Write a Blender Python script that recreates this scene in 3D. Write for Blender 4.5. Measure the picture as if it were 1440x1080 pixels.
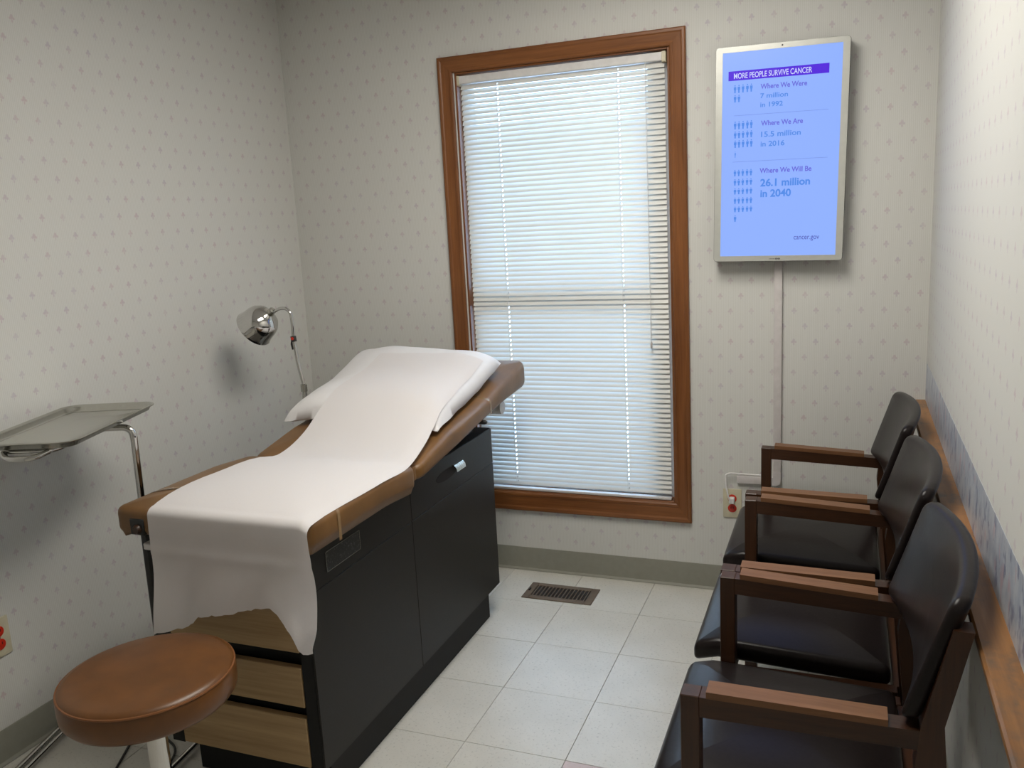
import bpy, bmesh, math, random
from mathutils import Vector, Matrix

random.seed(7)
for o in list(bpy.data.objects):
    bpy.data.objects.remove(o)
S = bpy.context.scene
COL = S.collection
PI = math.pi

# ------------------------------------------------------------------ camera
CAM = Vector((1.0023, -3.2275, 1.4724))
right = Vector((0.93184, 0.35916, -0.05169))
down = Vector((0.02001, -0.19310, -0.98097))
fwd = Vector((-0.36231, 0.91308, -0.18713))
cam_data = bpy.data.cameras.new('camera')
cam = bpy.data.objects.new('camera', cam_data)
COL.objects.link(cam)
rot = Matrix((right, -down, -fwd)).transposed()
cam.matrix_world = Matrix.Translation(CAM) @ rot.to_4x4()
cam_data.sensor_fit = 'HORIZONTAL'
cam_data.sensor_width = 36.0
cam_data.lens = 36.0 * 1198.8 / 1440.0
cam_data.clip_start = 0.02
S.camera = cam

# ------------------------------------------------------------------ daylight, ceiling light, exposure
SKY_STRENGTH = 9.0
TROFFER_STRENGTH = 16.0
S.view_settings.view_transform = 'Standard'
S.view_settings.look = 'None'
S.view_settings.gamma = 1.0
S.view_settings.use_curve_mapping = False
S.view_settings.exposure = 0.0
world = bpy.data.worlds.new('overcast_sky')
S.world = world
world.use_nodes = True
wb = world.node_tree.nodes['Background']
wb.inputs[0].default_value = (0.46, 0.69, 1.0, 1)
wb.inputs[1].default_value = SKY_STRENGTH

# ------------------------------------------------------------------ helpers: materials
class NT:
    def __init__(s, name):
        s.m = bpy.data.materials.new(name)
        s.m.use_nodes = True
        s.t = s.m.node_tree
        s.b = s.t.nodes['Principled BSDF']
    def n(s, typ, **kw):
        nd = s.t.nodes.new(typ)
        for k, v in kw.items():
            setattr(nd, k, v)
        return nd
    def l(s, a, b):
        s.t.links.new(a, b)
    def put(s, sock, v):
        if hasattr(v, 'is_output'):
            s.l(v, sock)
        else:
            sock.default_value = v
    def math(s, op, a, b=0.0, c=None):
        nd = s.n('ShaderNodeMath', operation=op)
        s.put(nd.inputs[0], a)
        if op not in ('FRACT', 'FLOOR', 'ABSOLUTE', 'SQRT', 'SINE'):
            s.put(nd.inputs[1], b)
        if c is not None:
            s.put(nd.inputs[2], c)
        return nd.outputs[0]
    def noise(s, scale, detail=3.0, rough=0.5, mapping=None, coord='Object'):
        tc = s.n('ShaderNodeTexCoord')
        mp = s.n('ShaderNodeMapping')
        if mapping:
            mp.inputs['Scale'].default_value = mapping
        s.l(tc.outputs[coord], mp.inputs['Vector'])
        nz = s.n('ShaderNodeTexNoise')
        nz.inputs['Scale'].default_value = scale
        nz.inputs['Detail'].default_value = detail
        nz.inputs['Roughness'].default_value = rough
        s.l(mp.outputs[0], nz.inputs['Vector'])
        return nz.outputs[0]
    def mix(s, f, a, b):
        nd = s.n('ShaderNodeMix', data_type='RGBA')
        s.put(nd.inputs[0], f)
        for i, v in ((6, a), (7, b)):
            if isinstance(v, tuple):
                v = (*v, 1) if len(v) == 3 else v
            s.put(nd.inputs[i], v)
        return nd.outputs[2]
    def ramp(s, f, p0, p1):
        nd = s.n('ShaderNodeMapRange')
        s.put(nd.inputs[0], f)
        nd.inputs[1].default_value = p0
        nd.inputs[2].default_value = p1
        return nd.outputs[0]
    def bump(s, h, strength, dist):
        nd = s.n('ShaderNodeBump')
        nd.inputs['Strength'].default_value = strength
        nd.inputs['Distance'].default_value = dist
        s.l(h, nd.inputs['Height'])
        s.l(nd.outputs[0], s.b.inputs['Normal'])

def plain(name, col, rough=0.5, metal=0.0, spec=0.5, var=0.06, scale=40.0, bump=0.0):
    k = NT(name)
    nz = k.noise(scale)
    a = tuple(c * (1 - var) for c in col)
    b = tuple(min(1, c * (1 + var)) for c in col)
    k.l(k.mix(k.ramp(nz, 0.3, 0.7), a, b), k.b.inputs['Base Color'])
    k.b.inputs['Roughness'].default_value = rough
    k.b.inputs['Metallic'].default_value = metal
    k.b.inputs['Specular IOR Level'].default_value = spec
    if bump:
        k.bump(nz, bump, 0.002)
    return k.m

def wood(name, c1, c2, axis, rough=0.4, scale=22.0, spec=0.4, stretch=0.07, scuff=None):
    k = NT(name)
    mp = [1.0, 1.0, 1.0]
    mp[axis] = stretch
    g1 = k.noise(scale, 5.0, 0.6, tuple(mp))
    mp2 = [3.2, 3.2, 3.2]
    mp2[axis] = 0.12
    g2 = k.noise(scale * 2.2, 3.0, 0.6, tuple(mp2))
    f = k.math('ADD', k.math('MULTIPLY', g1, 0.65), k.math('MULTIPLY', g2, 0.35))
    col = k.mix(k.ramp(f, 0.36, 0.64), c1, c2)
    if scuff:
        sc = k.noise(5.0, 6.0, 0.7)
        fine = k.noise(60.0, 2.0, 0.5, (1, 0.3, 1))
        m = k.math('MULTIPLY', k.ramp(sc, 0.48, 0.60), k.ramp(fine, 0.30, 0.60))
        col = k.mix(k.math('MULTIPLY', m, 0.85), col, scuff)
    k.l(col, k.b.inputs['Base Color'])
    k.b.inputs['Roughness'].default_value = rough
    k.b.inputs['Specular IOR Level'].default_value = spec
    k.bump(g2, 0.12, 0.001)
    return k.m

def glow(name, col, strength):
    k = NT(name)
    k.b.inputs['Base Color'].default_value = (0.02, 0.02, 0.02, 1)
    k.b.inputs['Roughness'].default_value = 0.25
    k.b.inputs['Specular IOR Level'].default_value = 0.2
    k.b.inputs['Emission Color'].default_value = (*col, 1)
    k.b.inputs['Emission Strength'].default_value = strength
    return k.m

DX, ROW = 0.0747, 0.0566
def wallpaper(name, axis, phase_u, phase_z=2.0665):
    """pale paper with thin pinstripes and small staggered sprigs in mauve and lilac"""
    k = NT(name)
    geo = k.n('ShaderNodeNewGeometry')
    sx = k.n('ShaderNodeSeparateXYZ')
    k.l(geo.outputs['Position'], sx.inputs[0])
    u, z = sx.outputs[axis], sx.outputs[2]
    best = None
    hue = None
    for half in (0, 1):
        uu = k.math('DIVIDE', k.math('SUBTRACT', u, phase_u + half * DX / 2), DX)
        zz = k.math('DIVIDE', k.math('SUBTRACT', z, phase_z + half * ROW), 2 * ROW)
        uu = k.math('ADD', uu, 100.5)
        zz = k.math('ADD', zz, 100.5)
        a = k.math('MULTIPLY', k.math('SUBTRACT', k.math('FRACT', uu), 0.5), DX)
        b = k.math('MULTIPLY', k.math('SUBTRACT', k.math('FRACT', zz), 0.5), 2 * ROW)
        for (ca, cb, ra, rb) in ((0, 0.003, 0.0052, 0.0080), (-0.0058, -0.0015, 0.0042, 0.0042), (0.0058, -0.0015, 0.0042, 0.0042), (0, -0.0085, 0.0026, 0.0055)):
            p = k.math('DIVIDE', k.math('SUBTRACT', a, ca), ra)
            q = k.math('DIVIDE', k.math('SUBTRACT', b, cb), rb)
            d = k.math('ADD', k.math('MULTIPLY', p, p), k.math('MULTIPLY', q, q))
            best = d if best is None else k.math('MINIMUM', best, d)
        cv = k.n('ShaderNodeCombineXYZ')
        k.l(k.math('FLOOR', uu), cv.inputs[0])
        k.l(k.math('FLOOR', zz), cv.inputs[1])
        cv.inputs[2].default_value = half
        wn = k.n('ShaderNodeTexWhiteNoise', noise_dimensions='3D')
        k.l(cv.outputs[0], wn.inputs['Vector'])
        hue = wn.outputs[0] if hue is None else k.math('MULTIPLY', k.math('ADD', hue, wn.outputs[0]), 0.5)
    mask = k.ramp(best, 1.15, 0.55)
    stripe = k.math('SINE', k.math('MULTIPLY', u, 2 * PI / 0.0062))
    base = k.mix(k.math('MULTIPLY', k.math('ADD', stripe, 1.0), 0.5), (0.625, 0.617, 0.580), (0.675, 0.670, 0.640))
    mott = k.noise(30.0, 4.0)
    sprig = k.mix(hue, (0.595, 0.495, 0.50), (0.54, 0.51, 0.55))
    spk = k.math('MULTIPLY', mask, k.ramp(mott, 0.1, 0.6))
    k.l(k.mix(k.math('MULTIPLY', spk, 0.95), base, sprig), k.b.inputs['Base Color'])
    k.b.inputs['Roughness'].default_value = 0.62
    k.b.inputs['Specular IOR Level'].default_value = 0.3
    return k.m

M = {}
M['paper_back'] = wallpaper('wallpaper_back', 0, 1.0175)
M['paper_left'] = wallpaper('wallpaper_left', 1, -1.4087)
M['paper_right'] = wallpaper('wallpaper_right', 1, -1.40)
M['ceiling'] = plain('ceiling_white', (0.80, 0.79, 0.76), 0.9, bump=0.1)
M['oak'] = [wood('oak_casing_%d' % i, (0.135, 0.045, 0.012), (0.25, 0.094, 0.028), i, 0.38) for i in range(3)]
M['rail_oak'] = wood('oak_rail', (0.20, 0.088, 0.027), (0.40, 0.190, 0.064), 1, 0.40, 12.0, scuff=(0.10, 0.075, 0.055))
M['walnut'] = [wood('walnut_%d' % i, (0.026, 0.0092, 0.0035), (0.060, 0.0225, 0.0082), i, 0.36, 26.0, 0.45) for i in range(3)]
M['arm_wood'] = wood('walnut_arm', (0.135, 0.060, 0.026), (0.225, 0.108, 0.050), 0, 0.40, 26.0, 0.3)
M['chair_vinyl'] = plain('chair_vinyl', (0.0120, 0.0088, 0.0085), 0.28, spec=0.19, var=0.15, scale=120, bump=0.06)
M['tan_vinyl'] = plain('tan_vinyl', (0.172, 0.084, 0.026), 0.42, spec=0.45, var=0.18, scale=9, bump=0.05)
M['russet_vinyl'] = plain('russet_vinyl', (0.142, 0.055, 0.0135), 0.36, spec=0.5, var=0.18, scale=14, bump=0.05)
M['welt'] = plain('welt', (0.20, 0.075, 0.022), 0.45)
M['cabinet'] = plain('cabinet_laminate', (0.013, 0.0118, 0.0105), 0.42, spec=0.26, var=0.12, scale=200)
M['cabinet_dark'] = plain('cabinet_black', (0.006, 0.006, 0.006), 0.6, spec=0.3)
M['drawer_oak'] = wood('drawer_oak', (0.28, 0.175, 0.082), (0.43, 0.295, 0.150), 0, 0.5, 16.0, 0.35)
M['chrome'] = plain('chrome', (0.62, 0.61, 0.59), 0.09, 1.0, var=0.02)
M['steel'] = plain('brushed_steel', (0.52, 0.515, 0.47), 0.24, 1.0, var=0.04, scale=90)
M['dark_steel'] = plain('dark_steel', (0.05, 0.05, 0.05), 0.3, 0.8)
M['black_plastic'] = plain('black_plastic', (0.012, 0.012, 0.012), 0.45)
M['white_plastic'] = plain('white_plastic', (0.70, 0.68, 0.67), 0.45)
M['raceway'] = plain('raceway_plastic', (0.60, 0.56, 0.55), 0.5)
M['ivory'] = plain('ivory_plate', (0.60, 0.55, 0.40), 0.4)
M['red'] = plain('red_receptacle', (0.60, 0.030, 0.012), 0.4)
M['clear'] = plain('clear_band', (0.27, 0.17, 0.085), 0.2)
M['cove'] = plain('cove_base', (0.255, 0.250, 0.208), 0.5, spec=0.4, var=0.04)
M['vent'] = plain('vent_brown', (0.165, 0.125, 0.095), 0.45, 0.3, var=0.1)
M['duct'] = plain('duct_dark', (0.012, 0.009, 0.008), 0.8)
M['silver'] = plain('silver_bezel', (0.56, 0.56, 0.52), 0.38, 0.35, var=0.03)
M['sash'] = plain('sash_white', (0.74, 0.73, 0.72), 0.45)
M['grout'] = plain('floor_joint', (0.09, 0.075, 0.06), 0.85)

def tile_mat(name, c1, c2):
    k = NT(name)
    oi = k.n('ShaderNodeObjectInfo')
    speck = k.noise(120.0, 4.0, 0.7)
    cloud = k.noise(5.0, 4.0, 0.6)
    col = k.mix(k.ramp(cloud, 0.3, 0.7), c1, c2)
    dark = tuple(c * 0.66 for c in c1)
    col = k.mix(k.ramp(speck, 0.57, 0.70), col, dark)
    col = k.mix(k.math('MULTIPLY', oi.outputs['Random'], 0.10), col, (0.42, 0.40, 0.36))
    k.l(col, k.b.inputs['Base Color'])
    k.b.inputs['Roughness'].default_value = 0.36
    k.b.inputs['Specular IOR Level'].default_value = 0.45
    k.bump(cloud, 0.06, 0.004)
    return k.m
M['tile'] = tile_mat('vinyl_tile', (0.575, 0.555, 0.500), (0.645, 0.622, 0.565))
M['tile_pink'] = tile_mat('vinyl_tile_pink', (0.50, 0.39, 0.37), (0.56, 0.44, 0.42))

k = NT('exam_paper')                                            # crinkled sheet, lets some light through
k.b.inputs['Base Color'].default_value = (0.79, 0.755, 0.752, 1)
k.b.inputs['Roughness'].default_value = 0.75
k.b.inputs['Specular IOR Level'].default_value = 0.2
tr = k.n('ShaderNodeBsdfTranslucent')
tr.inputs[0].default_value = (0.78, 0.70, 0.69, 1)
mx = k.n('ShaderNodeMixShader')
mx.inputs[0].default_value = 0.16
k.l(k.b.outputs[0], mx.inputs[1]); k.l(tr.outputs[0], mx.inputs[2])
k.l(mx.outputs[0], k.t.nodes['Material Output'].inputs[0])
k.bump(k.noise(220.0, 3.0, 0.6), 0.25, 0.001)
M['exam_paper'] = k.m
M['pillow'] = plain('pillow_white', (0.80, 0.778, 0.785), 0.5, spec=0.35, var=0.02, scale=20, bump=0.05)

k = NT('blind_slat')                                            # painted thin slat, a little light comes through
k.b.inputs['Base Color'].default_value = (0.74, 0.735, 0.70, 1)
k.b.inputs['Roughness'].default_value = 0.42
tr = k.n('ShaderNodeBsdfTranslucent')
tr.inputs[0].default_value = (0.72, 0.74, 0.74, 1)
mx = k.n('ShaderNodeMixShader')
mx.inputs[0].default_value = 0.008
k.l(k.b.outputs[0], mx.inputs[1]); k.l(tr.outputs[0], mx.inputs[2])
k.l(mx.outputs[0], k.t.nodes['Material Output'].inputs[0])
M['slat'] = k.m

k = NT('window_glass')
gl = k.n('ShaderNodeBsdfGlass'); gl.inputs['IOR'].default_value = 1.0
gl.inputs['Roughness'].default_value = 0.0
gs = k.n('ShaderNodeBsdfGlossy'); gs.inputs['Roughness'].default_value = 0.02
tp = k.n('ShaderNodeBsdfTransparent')
fr = k.n('ShaderNodeFresnel'); fr.inputs[0].default_value = 1.45
mx = k.n('ShaderNodeMixShader')
k.l(fr.outputs[0], mx.inputs[0]); k.l(tp.outputs[0], mx.inputs[1]); k.l(gs.outputs[0], mx.inputs[2])
k.l(mx.outputs[0], k.t.nodes['Material Output'].inputs[0])
M['glass'] = k.m

k = NT('border_paper')                                          # bluish marbled border strip above the rail
st = k.noise(34.0, 5.0, 0.65, (1, 1, 0.5))
st2 = k.noise(30.0, 3.0, 0.6, (1, 1, 0.55))
col = k.mix(k.ramp(st, 0.42, 0.62), (0.50, 0.525, 0.57), (0.37, 0.41, 0.485))
col = k.mix(k.ramp(st2, 0.57, 0.63), col, (0.20, 0.22, 0.32))
st3 = k.noise(27.0, 2.0, 0.5, (1, 1, 0.5))
col = k.mix(k.math('MULTIPLY', k.ramp(st3, 0.62, 0.68), 0.8), col, (0.50, 0.36, 0.40))
k.l(col, k.b.inputs['Base Color'])
k.b.inputs['Roughness'].default_value = 0.35
M['border'] = k.m

k = NT('nameplate_print')
nz = k.noise(160.0, 4.0, 0.7, (1, 1, 1))
k.l(k.mix(k.ramp(nz, 0.55, 0.75), (0.010, 0.010, 0.010), (0.12, 0.12, 0.12)), k.b.inputs['Base Color'])
k.b.inputs['Roughness'].default_value = 0.35
M['nameplate'] = k.m

k = NT('screen_lit')                                            # the lit panel is a little deeper blue near its edges
M['screen'] = glow('screen_lit', (0.275, 0.435, 1.0), 1.0)
M['scr_purple'] = glow('screen_purple', (0.075, 0.008, 0.70), 1.0)
M['scr_white'] = glow('screen_white', (0.60, 0.64, 1.0), 1.0)
M['scr_text'] = glow('screen_violet_text', (0.13, 0.13, 0.70), 1.0)
M['scr_blue'] = glow('screen_blue_text', (0.075, 0.25, 0.80), 1.0)
M['scr_line'] = glow('screen_line', (0.19, 0.30, 0.80), 1.0)
M['scr_dark'] = glow('screen_dark_text', (0.05, 0.05, 0.42), 1.0)
M['tube'] = glow('ceiling_diffuser', (1.0, 0.965, 0.885), TROFFER_STRENGTH)

# ------------------------------------------------------------------ helpers: objects
def origin(p):
    v = Vector((0, 0, 0))
    while p is not None:
        v += p.location
        p = p.parent
    return v

def obj(name, bm, mat, parent=None, smooth=True, ang=38, kind=None, label=None):
    """link a bmesh (built in room coordinates) as one mesh object"""
    bmesh.ops.recalc_face_normals(bm, faces=bm.faces)
    off = origin(parent)
    for v in bm.verts:
        v.co -= off
    me = bpy.data.meshes.new(name)
    bm.to_mesh(me)
    bm.free()
    me.materials.append(mat)
    if smooth:
        me.shade_smooth()
        me.set_sharp_from_angle(angle=math.radians(ang))
    o = bpy.data.objects.new(name, me)
    COL.objects.link(o)
    o.parent = parent
    if kind: o['kind'] = kind
    if label: o['label'] = label
    return o

def tag(o, label, cat, group=None):
    o['label'] = label
    o['category'] = cat
    if group: o['group'] = group
    return o

def thing(name, label, cat, loc, group=None):
    o = bpy.data.objects.new(name, None)
    COL.objects.link(o)
    o.location = loc
    o.empty_display_size = 0.1
    return tag(o, label, cat, group)

def B():
    return bmesh.new()

def box(bm, a, b, bev=0.0, seg=2, mtx=None):
    r = bmesh.ops.create_cube(bm, size=1.0)
    vs = r['verts']
    c = [(a[i] + b[i]) / 2 for i in range(3)]
    s = [abs(b[i] - a[i]) for i in range(3)]
    for v in vs:
        v.co = Vector((v.co[0] * s[0] + c[0], v.co[1] * s[1] + c[1], v.co[2] * s[2] + c[2]))
    if bev:
        es = list({e for v in vs for e in v.link_edges})
        rr = bmesh.ops.bevel(bm, geom=es, offset=bev, segments=seg, affect='EDGES', profile=0.6)
        vs = [v for v in rr['verts']] if mtx else vs
    if mtx:
        for v in set(vs):
            v.co = mtx @ v.co
    return bm

def tube(bm, pts, r, n=10, caps=True, closed=False):
    pts = [Vector(p) for p in pts]
    N = len(pts)
    rad = r if isinstance(r, (list, tuple)) else [r] * N
    rings = []
    ref = None
    for i, p in enumerate(pts):
        if closed:
            t = (pts[(i + 1) % N] - pts[i - 1]).normalized()
        else:
            t = (pts[min(i + 1, N - 1)] - pts[max(i - 1, 0)]).normalized()
        if ref is None:
            ref = t.orthogonal().normalized()
        ref = (ref - t * ref.dot(t)).normalized()
        w = t.cross(ref)
        rings.append([bm.verts.new(p + (ref * math.cos(2 * PI * j / n) + w * math.sin(2 * PI * j / n)) * rad[i]) for j in range(n)])
    for i in range(N if closed else N - 1):
        A, C = rings[i], rings[(i + 1) % N]
        for j in range(n):
            bm.faces.new((A[j], A[(j + 1) % n], C[(j + 1) % n], C[j]))
    if caps and not closed:
        bm.faces.new(rings[0][::-1])
        bm.faces.new(rings[-1])
    return bm

def bend(pts, rad=0.03, n=5):
    """round the corners of a polyline"""
    pts = [Vector(p) for p in pts]
    out = [pts[0]]
    for i in range(1, len(pts) - 1):
        a, b, c = pts[i - 1], pts[i], pts[i + 1]
        d1, d2 = (a - b), (c - b)
        k = min(rad, d1.length * .49, d2.length * .49)
        p, q = b + d1.normalized() * k, b + d2.normalized() * k
        for j in range(n + 1):
            t = j / n
            out.append(p * (1 - t) ** 2 + b * 2 * t * (1 - t) + q * t * t)
    out.append(pts[-1])
    return out

def lathe(bm, prof, origin_, axis=(0, 0, 1), n=32):
    ax = Vector(axis).normalized()
    u = ax.orthogonal().normalized()
    w = ax.cross(u)
    o = Vector(origin_)
    rings = []
    for (r, h) in prof:
        if r < 1e-6:
            rings.append([bm.verts.new(o + ax * h)])
        else:
            rings.append([bm.verts.new(o + ax * h + (u * math.cos(2 * PI * j / n) + w * math.sin(2 * PI * j / n)) * r) for j in range(n)])
    for A, C in zip(rings, rings[1:]):
        for j in range(n):
            k2 = (j + 1) % n
            if len(A) == 1 and len(C) == 1: continue
            if len(A) == 1: bm.faces.new((A[0], C[j], C[k2]))
            elif len(C) == 1: bm.faces.new((A[j], A[k2], C[0]))
            else: bm.faces.new((A[j], A[k2], C[k2], C[j]))
    return bm

def rrect(x0, x1, y0, y1, r, nc=5, ns=8):
    """rounded rectangle, points counter-clockwise, sides subdivided"""
    out = []
    cs = [(x1 - r, y1 - r, 0), (x0 + r, y1 - r, 90), (x0 + r, y0 + r, 180), (x1 - r, y0 + r, 270)]
    for q in range(4):
        cx, cy, a0 = cs[q]
        for j in range(nc + 1):
            a = math.radians(a0 + 90 * j / nc)
            out.append((cx + r * math.cos(a), cy + r * math.sin(a)))
        p = out[-1]
        nx, ny, b0 = cs[(q + 1) % 4]
        b = math.radians(b0)
        e = (nx + r * math.cos(b), ny + r * math.sin(b))
        for j in range(1, ns):
            t = j / ns
            out.append((p[0] + (e[0] - p[0]) * t, p[1] + (e[1] - p[1]) * t))
    return out

def pad(bm, x0, x1, y0, y1, z0, z1, r=0.04, e=0.015, crown=0.02, under=0.0, f=None, ns=8, steps=4, rings=6):
    """upholstered pad: rounded outline, rolled edges, crowned top"""
    lev = []
    for j in range(steps + 1):
        a = PI / 2 * j / steps
        lev.append((e * (1 - math.sin(a)), z0 + e * (1 - math.cos(a))))
    for j in range(steps + 1):
        a = PI / 2 * j / steps
        lev.append((e * (1 - math.cos(a)), z1 - e * (1 - math.sin(a))))
    R = []
    for (d, z) in lev:
        R.append([(p[0], p[1], z) for p in rrect(x0 + d, x1 - d, y0 + d, y1 - d, max(r - d, 0.002), 5, ns)])
    cx, cy = (x0 + x1) / 2, (y0 + y1) / 2
    top = [R[-1]]
    for j in range(1, rings):
        s = 1 - j / rings
        top.append([(cx + (p[0] - cx) * s, cy + (p[1] - cy) * s, z1 + crown * (1 - s ** 3)) for p in R[-1]])
    bot = []
    for j in range(1, rings):
        s = 1 - j / rings
        bot.append([(cx + (p[0] - cx) * s, cy + (p[1] - cy) * s, z0 - under * (1 - s ** 3)) for p in R[0]])
    allr = bot[::-1] + R[:-1] + top
    f = f or (lambda x, y, z: (x, y, z))
    V = [[bm.verts.new(f(*p)) for p in ring] for ring in allr]
    n = len(V[0])
    for A, C in zip(V, V[1:]):
        for j in range(n):
            bm.faces.new((A[j], A[(j + 1) % n], C[(j + 1) % n], C[j]))
    c0 = bm.verts.new(f(cx, cy, z0 - under))
    c1 = bm.verts.new(f(cx, cy, z1 + crown))
    for j in range(n):
        bm.faces.new((V[0][(j + 1) % n], V[0][j], c0))
        bm.faces.new((V[-1][j], V[-1][(j + 1) % n], c1))
    return bm

def plate(bm, pts2, y0, y1):
    """prism from an (x, z) outline between two depths"""
    A = [bm.verts.new((p[0], y0, p[1])) for p in pts2]
    C = [bm.verts.new((p[0], y1, p[1])) for p in pts2]
    n = len(A)
    bm.faces.new(A); bm.faces.new(C[::-1])
    for j in range(n):
        bm.faces.new((A[j], A[(j + 1) % n], C[(j + 1) % n], C[j]))
    return bm

def prism(bm, pts3a, pts3b):
    A = [bm.verts.new(p) for p in pts3a]
    C = [bm.verts.new(p) for p in pts3b]
    n = len(A)
    bm.faces.new(A); bm.faces.new(C[::-1])
    for j in range(n):
        bm.faces.new((A[j], A[(j + 1) % n], C[(j + 1) % n], C[j]))
    return bm

def lerp_tab(tab, t):
    if t <= tab[0][0]:
        (a, b), (c, d) = tab[0], tab[1]
    elif t >= tab[-1][0]:
        (a, b), (c, d) = tab[-2], tab[-1]
    else:
        for (a, b), (c, d) in zip(tab, tab[1:]):
            if a <= t <= c: break
    return b + (d - b) * (t - a) / (c - a)

def smooth01(t):
    t = max(0.0, min(1.0, t))
    return t * t * (3 - 2 * t)

# ------------------------------------------------------------------ room shell
XL, XR0, SK = -1.255, 1.2697, 0.007           # the right wall leans a touch inwards towards the front
YF, H = -3.75, 2.44
def xr(y): return XR0 + SK * y
WX0, WX1, WZ0, WZ1 = -0.455, 0.395, 0.340, 2.060          # window opening

bm = B(); box(bm, (XL - .12, YF - .12, -.14), (XR0 + .12, .14, -.004))
floor = obj('floor', bm, M['grout'], kind='structure', smooth=False)
T = 0.3048
full = None
for i in range(-5, 5):
    for j in range(-1, 12):
        x0, x1 = max(XL, i * T), min(XR0 + .01, (i + 1) * T)
        y1, y0 = min(0.0, -T * j - 0.0 - T * 0), max(YF, -T * j - T)
        if j < 0 or x1 - x0 < .01 or y1 - y0 < .01: continue
        whole = abs(x1 - x0 - T) < 1e-6 and abs(y1 - y0 - T) < 1e-6
        pink = (i == 1 and j == 4)
        if whole and full is not None and not pink:
            o = bpy.data.objects.new('floor_tile', full)
            COL.objects.link(o); o.parent = floor
        else:
            bm = B()
            w, d = x1 - x0, y1 - y0
            box(bm, (-w / 2 + .0007, -d / 2 + .0007, -.004), (w / 2 - .0007, d / 2 - .0007, 0), .0005, 1)
            o = obj('floor_tile', bm, M['tile_pink'] if pink else M['tile'], floor, smooth=False)
            if whole and not pink: full = o.data
            if pink: o['label'] = 'dusty pink tile at the front edge of the picture'
        o.location = ((x0 + x1) / 2, (y0 + y1) / 2, -random.uniform(0, .0005))
        o.rotation_euler = (random.uniform(-.0008, .0008), random.uniform(-.0008, .0008), 0)

bm = B(); box(bm, (XL - .12, YF - .12, H), (XR0 + .12, .14, H + .1))
obj('ceiling', bm, M['ceiling'], kind='structure', smooth=False)
bm = B()
box(bm, (XL - .12, 0, -.14), (WX0, .14, H)); box(bm, (WX1, 0, -.14), (XR0 + .12, .14, H))
box(bm, (WX0, 0, -.14), (WX1, .14, WZ0)); box(bm, (WX0, 0, WZ1), (WX1, .14, H))
obj('wall_back', bm, M['paper_back'], kind='structure', smooth=False)
bm = B(); box(bm, (XL - .12, YF, -.14), (XL, 0, H))
obj('wall_left', bm, M['paper_left'], kind='structure', smooth=False)
bm = B()
prism(bm, [(xr(0), 0, -.14), (xr(YF), YF, -.14), (XR0 + .12, YF, -.14), (XR0 + .12, 0, -.14)],
      [(xr(0), 0, H), (xr(YF), YF, H), (XR0 + .12, YF, H), (XR0 + .12, 0, H)])
obj('wall_right', bm, M['paper_right'], kind='structure', smooth=False)
bm = B(); box(bm, (XL - .12, YF - .12, -.14), (XR0 + .12, YF, H))
obj('wall_front', bm, M['paper_back'], kind='structure', smooth=False)

def cove(bm, p0, p1, nrm, h=0.099):
    """vinyl cove base: flat face with a curled toe"""
    prof = [(0.0, h), (0.003, h), (0.0042, h - .003), (0.0045, 0.020), (0.0075, 0.009), (0.016, 0.0032), (0.017, 0.0008), (0.0, 0.0008)]
    n = Vector(nrm)
    prism(bm, [Vector(p0) + n * a + Vector((0, 0, b)) for a, b in prof], [Vector(p1) + n * a + Vector((0, 0, b)) for a, b in prof])
    return bm
bm = cove(B(), (XL, 0, 0), (XR0, 0, 0), (0, -1, 0)); obj('baseboard_back', bm, M['cove'], kind='structure')
bm = cove(B(), (XL, YF, 0), (XL, -.0, 0), (1, 0, 0)); obj('baseboard_left', bm, M['cove'], kind='structure')
bm = cove(B(), (xr(YF), YF, 0), (xr(0), 0, 0), (-1, 0, 0)); obj('baseboard_right', bm, M['cove'], kind='structure')

# chair rail ledge and border strip on the right wall
bm = B()
t, zt, th = 0.050, 0.787, 0.016
prof = [(0, zt), (t - .004, zt), (t, zt - .004), (t, zt - th + .003), (t - .003, zt - th), (0.018, zt - th), (0.018, zt - .06), (0, zt - .06)]
prism(bm, [(xr(-.001) - a, -.001, b) for a, b in prof], [(xr(YF) - a, YF, b) for a, b in prof])
o = obj('trim_1', bm, M['rail_oak'], kind='structure')
o['label'] = 'scuffed oak chair rail ledge along the right wall behind the chairs'
bm = B()
prof = [(0, zt), (.0004, zt), (.0004, .919), (0, .919)]
prism(bm, [(xr(-.001) - a, -.001, b) for a, b in prof], [(xr(YF) - a, YF, b) for a, b in prof])
o = obj('trim_2', bm, M['border'], kind='structure', smooth=False)
o['label'] = 'pale blue marbled border strip just above the oak rail'

# ------------------------------------------------------------------ window
win = bpy.data.objects.new('window_1', None); COL.objects.link(win); win['kind'] = 'structure'
win['label'] = 'tall window with oak casing behind a closed mini blind'
win.location = (-.03, 0, .27)
OX0, OX1, OZ0, OZ1 = -.5208, .4561, .2689, 2.119
CP = [(0, 0.0), (0, .016), (.004, .019), (.012, .019), (.017, .016), (.030, .0145), (.046, .012), (.050, .0135), (.056, .0125), (.060, .009), (.060, 0.0)]
def casing(side):
    A, C = [], []
    for d, h in CP:
        x0, x1, z0, z1 = OX0 + d, OX1 - d, OZ0 + d * 1.27, OZ1 - d
        y = -h
        e = {'top': ((x0, y, z1), (x1, y, z1)), 'bottom': ((x1, y, z0), (x0, y, z0)),
             'left': ((x0, y, z0), (x0, y, z1)), 'right': ((x1, y, z1), (x1, y, z0))}[side]
        A.append(e[0]); C.append(e[1])
    return prism(B(), A, C)
for s in ('top', 'bottom', 'left', 'right'):
    obj('window_casing', casing(s), M['oak'][0 if s in ('top', 'bottom') else 2], win, ang=20)
jt = .008
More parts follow.
